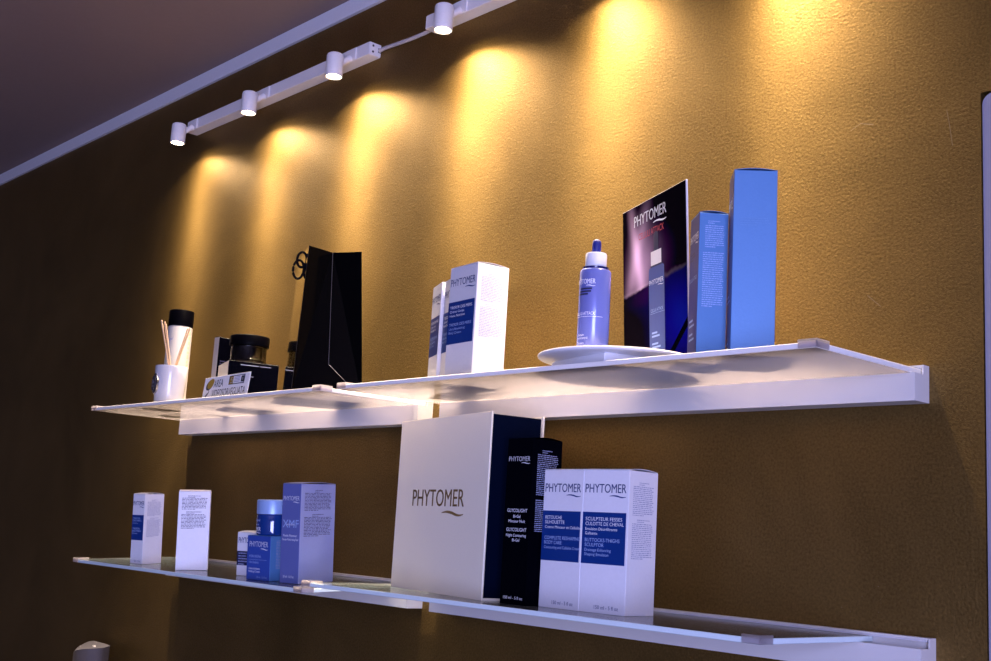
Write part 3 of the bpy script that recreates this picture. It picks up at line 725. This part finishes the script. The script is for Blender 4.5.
# two blue foil cartons
w, d, h = 0.0450, 0.0340, 0.1749
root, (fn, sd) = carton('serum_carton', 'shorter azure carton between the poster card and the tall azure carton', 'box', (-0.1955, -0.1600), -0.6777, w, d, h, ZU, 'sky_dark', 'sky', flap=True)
bm = bmesh.new(); logo(bm, fn, .003, .1450, .0085, .040, 0, bold=.01)
small(bm, fn, .006, .030, .130, 3, .0034, 2, .2, rnd=random.Random(5)); write(bm, fn, 'CELLULI ATTACK', .004, .0980, .0044, .036, 1)
for v, ww in ((.050, .018), (.044, .025), (.034, .018), (.028, .025)): rect(bm, fn, .008, .008 + ww, v, v + .0024, 1)
link_rows(['brand_name', 'product_print', 'description_print'], bm, ['whiteink', 'paleink', 'navy_panel'], root)
bm = bmesh.new(); R = random.Random(31); small(bm, sd, .010, .024, .1645, 2, .0024, rnd=R); small(bm, sd, .007, .030, .1590, 11, .0025, ragged=.1, rnd=R); small(bm, sd, .005, .030, .1270, 26, .0025, ragged=.1, rnd=R)
link('side_print', bm, 'paleink', root)
w, d, h = 0.0500, 0.0481, 0.2165
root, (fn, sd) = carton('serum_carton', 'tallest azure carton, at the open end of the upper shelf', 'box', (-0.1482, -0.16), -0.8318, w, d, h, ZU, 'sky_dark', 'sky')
bm = bmesh.new(); logo(bm, fn, .004, .1790, .0085, .040, 0, bold=.01); write(bm, fn, 'CELLULI ATTACK', .004, .1300, .0044, .036, 1)
for v, ww in ((.074, .018), (.068, .025), (.020, .018), (.014, .025)): rect(bm, fn, .008, .008 + ww, v, v + .0024, 1)
link_rows(['brand_name', 'product_print', 'description_print', 'volume_print'], bm, ['whiteink', 'paleink'], root)
bm = bmesh.new(); small(bm, sd, .008, .042, .160, 4, .0026, ragged=.2, rnd=random.Random(33)); link('side_print', bm, 'fine_sky', root)

# ================================================================== UPPER SHELF, LEFT GLASS
# black gloss paper bag with gusset towards us
w, d, h = 0.145, 0.1162, 0.2465; v0, v1, kk = .0087, .0965, .032
ba = -0.4585
root = empty('paper_bag', 'glossy black paper bag with cord handles on the upper shelf', 'bag', mw=Matrix.Translation((-0.9953, -0.182, ZU)) @ Matrix.Rotation(ba, 4, 'Z'))
T = .0006
def sheet(bm, quads, off):
    """thin sheet: faces plus an offset copy joined by the solidify op"""
    for q in quads: bm.faces.new([bm.verts.new(p) for p in q])
    bmesh.ops.remove_doubles(bm, verts=bm.verts, dist=1e-5)
    bmesh.ops.solidify(bm, geom=bm.faces[:], thickness=off)
cz = .054
vm = (v0 + v1) / 2
bm = bmesh.new(); sheet(bm, [[(-w, 0, 0), (0, 0, 0), (0, v0, h), (-w, v0, h)]], T); link('front_panel', bm, 'baggloss', root)
bm = bmesh.new(); sheet(bm, [[(0, d, 0), (-w, d, 0), (-w, v1, h), (0, v1, h)]], T); link('back_panel', bm, 'blackgloss', root)
for s, X in ((1, 0.0), (-1, -w)):
    bm = bmesh.new()
    A = (X, 0, 0); B = (X, d, 0); TA = (X, v0, h); TB = (X, v1, h); Ct = (X - s * kk, vm, h); Cc = (X - s * .010, d * .50, cz); Cb = (X, d * .55, 0.0)
    sheet(bm, [[A, Cc, Ct, TA], [B, TB, Ct, Cc], [A, B, Cc]], T); link('gusset', bm, 'blackgloss', root)
bm = bmesh.new(); box(bm, -w, 0, 0, d, 0.0, .0012); link('bag_base', bm, 'blackgloss', root)
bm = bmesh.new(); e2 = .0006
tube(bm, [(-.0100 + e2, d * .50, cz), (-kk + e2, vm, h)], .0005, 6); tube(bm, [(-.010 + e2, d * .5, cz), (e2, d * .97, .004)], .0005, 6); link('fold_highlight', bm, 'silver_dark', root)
for uu, vv, zz, ra, rb in ((-.0320, -.0020, .2110, .0088, .0150), (-.0245, .0015, .2265, .0078, .0120)):
    bm = bmesh.new()
    tube(bm, [(uu + .004 * math.sin(i * pi / 14), vv + ra * math.cos(i * pi / 14), zz + rb * math.sin(i * pi / 14)) for i in range(28)], .0021, 8, closed=True)
    link('cord_handle', bm, 'rope', root, smooth=True)

# black carton with silver face, clear jar with black lid on it
w, d, h = 0.097, 0.093, 0.0800
jm = (-1.2790, -0.1400); ja = -0.3244
root, (fn, sd) = carton('cream_carton', 'low black carton with silver front under the clear glass jar', 'box', jm, ja, w, d, h, ZU, 'silvercard', 'blackcarton', arch=0.0)
bm = bmesh.new(); small(bm, sd, .022, .075, .0735, 1, .003, rnd=random.Random(6)); small(bm, sd, .024, .066, .0530, 1, .003, rnd=random.Random(7)); rect(bm, sd, .025, .055, .0735, .0745); rect(bm, sd, .058, .078, .0735, .0742)
link('side_print', bm, 'fine_light', root)
c, s = math.cos(ja), math.sin(ja)
JX, JY = jm[0] - c * w / 2 - s * d / 2 - .004, jm[1] - s * w / 2 + c * d / 2
root = empty('cream_jar', 'clear glass jar with thick black lid standing on the low black carton', 'jar', (JX, JY, ZU + h + .0008))
bm = bmesh.new(); lathe(bm, [(0, 0), (.0345, 0), (.0358, .0015), (.0358, .0050), (.0335, .0080), (.0330, .0330), (.0315, .0345), (0, .0345)], 48); link('jar_glass', bm, 'clearglass', root, smooth=True)
bm = bmesh.new(); lathe(bm, [(0, .0070), (.0230, .0070), (.0262, .0100), (.0262, .0335), (0, .0335)], 44); link('inner_pot', bm, 'blackplastic', root, smooth=True)
bm = bmesh.new(); lathe(bm, [(.0330, .0346), (.0366, .0348), (.0368, .0360), (.0368, .0520), (.0358, .0535), (.0335, .0542), (0, .0546)], 52); link('jar_lid', bm, 'blackplastic', root, smooth=True)
# upright black carton behind the jar
w, d, h = 0.016, 0.045, 0.1480
root, (fn, sd) = carton('cream_carton', 'upright black carton with pale edge behind the clear glass jar', 'box', (-1.4500, -0.070), 0.1, w, d, h, ZU, 'silvercard', 'blackcarton', arch=0.0)
bm = bmesh.new(); small(bm, sd, .006, .036, .100, 4, .005, ragged=.3, rnd=random.Random(8)); link('side_print', bm, 'fine_dark', root)

# warning sign card
SWd, SHt = 0.1380, 0.0560; sa = -0.0755; sl = 0.1034
SWd = 0.1794; SHt = 0.0478
mw = Matrix.Translation((-1.1203 - math.cos(sa) * SWd / 2, -0.190 - math.sin(sa) * SWd / 2, ZU)) @ Matrix.Rotation(sa, 4, 'Z')
root = empty('notice_card', 'white video surveillance notice card leaning in front of the low black carton', 'sign', mw=mw)
tl_ = lambda p: (p[0], p[1] * math.cos(sl) + p[2] * math.sin(sl), p[2] * math.cos(sl) - p[1] * math.sin(sl))
SHt = 0.0432
bm = bmesh.new(); box(bm, -SWd / 2, SWd / 2, 0, .0012, 0, SHt, .0002, 1)
for v in bm.verts: v.co = tl_(v.co)
link('card_board', bm, 'sign', root)
bm = bmesh.new()
for v in ((.03, .012), (-.03, .012)): pass
prism(bm, [(.0010, .0), (.0150, .0), (.0058, .034), (.0050, .034)], 'x', -.02, .02); link('rear_strut', bm, 'sign', root)
fs_ = lambda u, v: tl_((-SWd / 2 + u * SWd, -.0004, v * SHt))
bm = bmesh.new()
write(bm, fs_, 'AREA', .235, .545, .31, .205, 0); write(bm, fs_, 'VIDEOSORVEGLIATA', .215, .13, .31, .735, 0)
for u0, u1, a0, a1 in ((.565, .90, .905, .935), (.565, .90, .575, .605), (.565, .585, .575, .93), (.885, .90, .575, .93)): rect(bm, fs_, u0, u1, a0, a1, 0)
rect(bm, fs_, .58, .655, .60, .91, 1); rect(bm, fs_, .60, .645, .83, .87, 2); rect(bm, fs_, .60, .615, .74, .87, 2); rect(bm, fs_, .60, .645, .74, .78, 2); rect(bm, fs_, .63, .645, .64, .78, 2); rect(bm, fs_, .60, .645, .64, .68, 2)
for k in range(4): rect(bm, fs_, .675, .80, .66 + k * .06, .685 + k * .06, 3)
rect(bm, fs_, .825, .885, .64, .88, 0); rect(bm, fs_, .845, .868, .70, .82, 2)
f3 = lambda u, v: tl_((-SWd / 2 + u * SWd, -.0007, v * SHt))
ov = [(.150 + .068 * math.cos(t) + .026 * math.sin(t), .70 + .205 * math.sin(t)) for t in [i * 2 * pi / 24 for i in range(24)]]
f = bm.faces.new([bm.verts.new(fs_(.138 + (u - .15) * 1.12, .68 + (v - .70) * 1.1)) for u, v in ov]); f.material_index = 0
f = bm.faces.new([bm.verts.new(f3(.012 + u, v + .02)) for u, v in ov]); f.material_index = 1
strip(bm, fs_, [(.13, .46), (.145, .40), (.13, .33), (.10, .26), (.075, .18)], [.05, .07, .07, .10, .12], 0)
link('printed_notice', bm, ['signblack', 'signyellow', 'sign', 'fine'], root)

# cup with reeds, silver emblem
CXc, CYc = -1.4790, -0.1500
root = empty('reed_cup', 'white ceramic cup holding wooden reeds with a silver emblem', 'cup', (CXc, CYc, ZU))
bm = bmesh.new(); lathe(bm, [(0, 0), (.0230, 0), (.0255, .0020), (.0270, .0060), (.0300, .0580), (.0308, .0770), (.0304, .0788), (.0290, .0788), (.0284, .0770), (.0274, .0580), (.0242, .0085), (0, .0070)], 52); link('cup_body', bm, 'ceramic', root, smooth=True)
ca = math.atan2(-1.21 + .15, .635 + 1.474)
for k, (a_, z_) in enumerate(((-1.22, .043),)):
    ang = ca + a_
    bm = bmesh.new(); n = Vector((math.cos(ang), math.sin(ang), 0)); t = Vector((-n.y, n.x, 0))
    base = n * .0290 + Vector((0, 0, z_))
    rings = []
    for rr_, hh in ((1, -.002), (1, .0015), (.86, .0030), (.62, .0032), (.30, .0042), (0.02, .0046)):
        rings.append([bm.verts.new(base + n * (hh + .0) + t * (.0125 * rr_ * math.cos(q)) + Vector((0, 0, .0200 * rr_ * math.sin(q)))) for q in [i * 2 * pi / 28 for i in range(28)]])
    for A, B in zip(rings, rings[1:]):
        for i in range(28): bm.faces.new((A[i], A[(i + 1) % 28], B[(i + 1) % 28], B[i]))
    bm.faces.new(rings[-1])
    em = link('silver_emblem', bm, 'silver', root, smooth=True)
    bm = bmesh.new()
    tube(bm, [base + n * .0034 + t * (.0092 * math.cos(q)) + Vector((0, 0, .0150 * math.sin(q))) for q in [i * 2 * pi / 28 for i in range(28)]], .0009, 6, closed=True)
    for zz in (-.006, 0, .006): tube(bm, [base + n * .0044 + t * -.004 + Vector((0, 0, zz)), base + n * .0046 + t * .004 + Vector((0, 0, zz + .001))], .0012, 6)
    link('emblem_relief', bm, 'silver_dark', em, smooth=True)
lat = Vector((math.cos(ca + pi / 2), math.sin(ca + pi / 2), 0))      # to the right as seen
dep = Vector((math.cos(ca), math.sin(ca), 0))
stick = [(.0120, -.0285, .004, .168), (.0115, -.0225, -.005, .167), (.0115, -.0195, .004, .161), (-.0100, .0225, .005, .156), (-.0090, .0265, -.004, .158)]
for i, (b0, b1, dd, zz) in enumerate(stick):
    bm = bmesh.new(); p0 = lat * b0 * 1.0 + dep * dd * .8 + Vector((0, 0, .0095)); p1 = lat * b1 + dep * dd + Vector((0, 0, zz))
    tube(bm, [p0, (p0 + p1) / 2, p1], .0016, 8)
    for v in bm.verts: v.co += Vector((CXc, CYc, ZU))
    o = link('wooden_reed', bm, 'wood', smooth=True); tag(o, *(('thin wooden reed in the white cup leaning away from the black jar', 'reed stick', 'reeds leaning away from the jar') if i < 3 else ('thin wooden reed in the white cup leaning towards the black jar', 'reed stick', 'reeds leaning towards the jar')))

# tall milky bottle
root = empty('lotion_bottle', 'tall milky white bottle with black cap behind the reed cup', 'bottle', (-1.6030, -0.0780, ZU))
r = .0249
bm = bmesh.new(); lathe(bm, [(0, 0), (r - .002, 0), (r, .002), (r, .1780), (r - .002, .1800), (0, .1800)], 44); link('bottle_body', bm, 'shampoo', root, smooth=True)
bm = bmesh.new(); lathe(bm, [(r - .001, .1802), (r + .0004, .1806), (r + .0004, .2115), (r - .001, .2135), (r - .004, .2140), (0, .2140)], 44); link('cap', bm, 'blackplastic', root, smooth=True)
ab = math.atan2(-1.21 + .078, .635 + 1.59)
bm = bmesh.new(); fw = wrap(r, ab + .95)
R = random.Random(77)
for k in range(16): rect(bm, fw, -.004, .004 * R.uniform(.2, 1), .016 + k * .0098, .016 + k * .0098 + R.uniform(.004, .0075), 0, 3)
fw2 = wrap(r, ab - .72)
strip(bm, fw2, [(-.004, .148), (.000, .152), (.003, .150), (.006, .156)], [.002, .003, .003, .002], 1)
link('label_print', bm, ['beigestrip', 'fine'], root)

# ================================================================== LOW ON THE DARK WALL
PX = [(-1.655, -.204), (-1.74, -.158), (-1.812, -.110), (-1.843, -.082), (-1.80, -.081), (-1.750, -.086), (-1.722, -.108), (-1.708, -.125), (-1.703, -.147), (-1.700, -.158), (-1.690, -.176), (-1.676, -.192)]
zt = Z0 - 0.484
import mathutils
C0 = Vector((0.7942 * .8, -1.5134 * .8, Z0 - 0.2482 * .8))
def at_level(p, z):   # the same outline seen at the level it really has
    q = Vector((p[0], p[1], Z0 - .47)); d_ = q - C0; return C0 + d_ * ((z - C0.z) / d_.z)
out = [at_level(p, zt) for p in PX]
root = empty('wall_holder', 'grey two-lobed plastic holder low on the dark far wall', 'holder', (out[5].x, 0, zt - .22))
def smoothloop(pts, n=4):
    r_ = []; N_ = len(pts)
    for i in range(N_):
        p0, p1, p2, p3 = pts[i - 1], pts[i], pts[(i + 1) % N_], pts[(i + 2) % N_]
        for k in range(n):
            t = k / n
            r_.append(0.5 * ((2 * p1) + (p2 - p0) * t + (2 * p0 - 5 * p1 + 4 * p2 - p3) * t * t + (3 * p1 - p0 - 3 * p2 + p3) * t ** 3))
    return r_
loc = [(p.x - out[5].x, p.y) for p in smoothloop([Vector((p.x, p.y, 0)) for p in out])]
bm = bmesh.new(); prism(bm, loc, 'z', 0, .22); link('holder_shell', bm, 'greyplastic', root, smooth=True)
ys = max(p[1] for p in loc); xs = [p[0] for p in loc]
bm = bmesh.new(); xm = (loc[12][0] + loc[20][0]) / 2; box(bm, xm - .03, xm + .03, ys - .02, 0, .02, .12, .002, 1); link('wall_bracket', bm, 'greyplastic', root)
bm = bmesh.new(); cxx = sum(xs) / len(xs) - .012; cyy = sum(p[1] for p in loc) / len(loc) + .010
prism(bm, [(cxx - .014, cyy + .006), (cxx + .016, cyy - .006), (cxx + .019, cyy - .001), (cxx - .011, cyy + .011)], 'z', .2195, .2205); link('top_slot', bm, 'palegrey', root)

# ================================================================== DAYLIGHT
L = bpy.data.lights.new('window_daylight', 'AREA'); L.shape = 'RECTANGLE'; L.size = WY1 - WY0 - .1; L.size_y = WZ1 - WZ0 - .1
L.energy = 172; L.color = (0.50, 0.525, 1.0)
o = bpy.data.objects.new('window_daylight', L); COL.objects.link(o)
o.matrix_world = Matrix.Translation((WX + .06, (WY0 + WY1) / 2, (WZ0 + WZ1) / 2)) @ Vector((-1, 0, 0)).to_track_quat('-Z', 'Z').to_matrix().to_4x4()

W = bpy.data.worlds.new('sky_outside'); SC.world = W; W.use_nodes = True
bg = W.node_tree.nodes['Background']; bg.inputs['Color'].default_value = (0.35, 0.42, 0.75, 1); bg.inputs['Strength'].default_value = 0.006

# ================================================================== CAMERA
yaw, pitch, roll = 0.8395, 0.1703, 0.0588
cy, sy, cp, sp = math.cos(yaw), math.sin(yaw), math.cos(pitch), math.sin(pitch)
fwd = Vector((-sy * cp, cy * cp, sp)); right = Vector((cy, sy, 0)); up = right.cross(fwd)
r2 = right * math.cos(roll) + up * math.sin(roll); u2 = up * math.cos(roll) - right * math.sin(roll)
cam = bpy.data.cameras.new('camera'); cam.sensor_width = 36; cam.lens = 1184.25 / 991 * 36; cam.clip_start = 0.02
co = bpy.data.objects.new('camera', cam); COL.objects.link(co)
mt = Matrix((r2, u2, -fwd)).transposed().to_4x4(); mt.translation = C0
co.matrix_world = mt; SC.camera = co

vs = SC.view_settings; vs.view_transform = 'Standard'; vs.look = 'None'; vs.gamma = 1.0; vs.use_curve_mapping = False
vs.exposure = 0.0
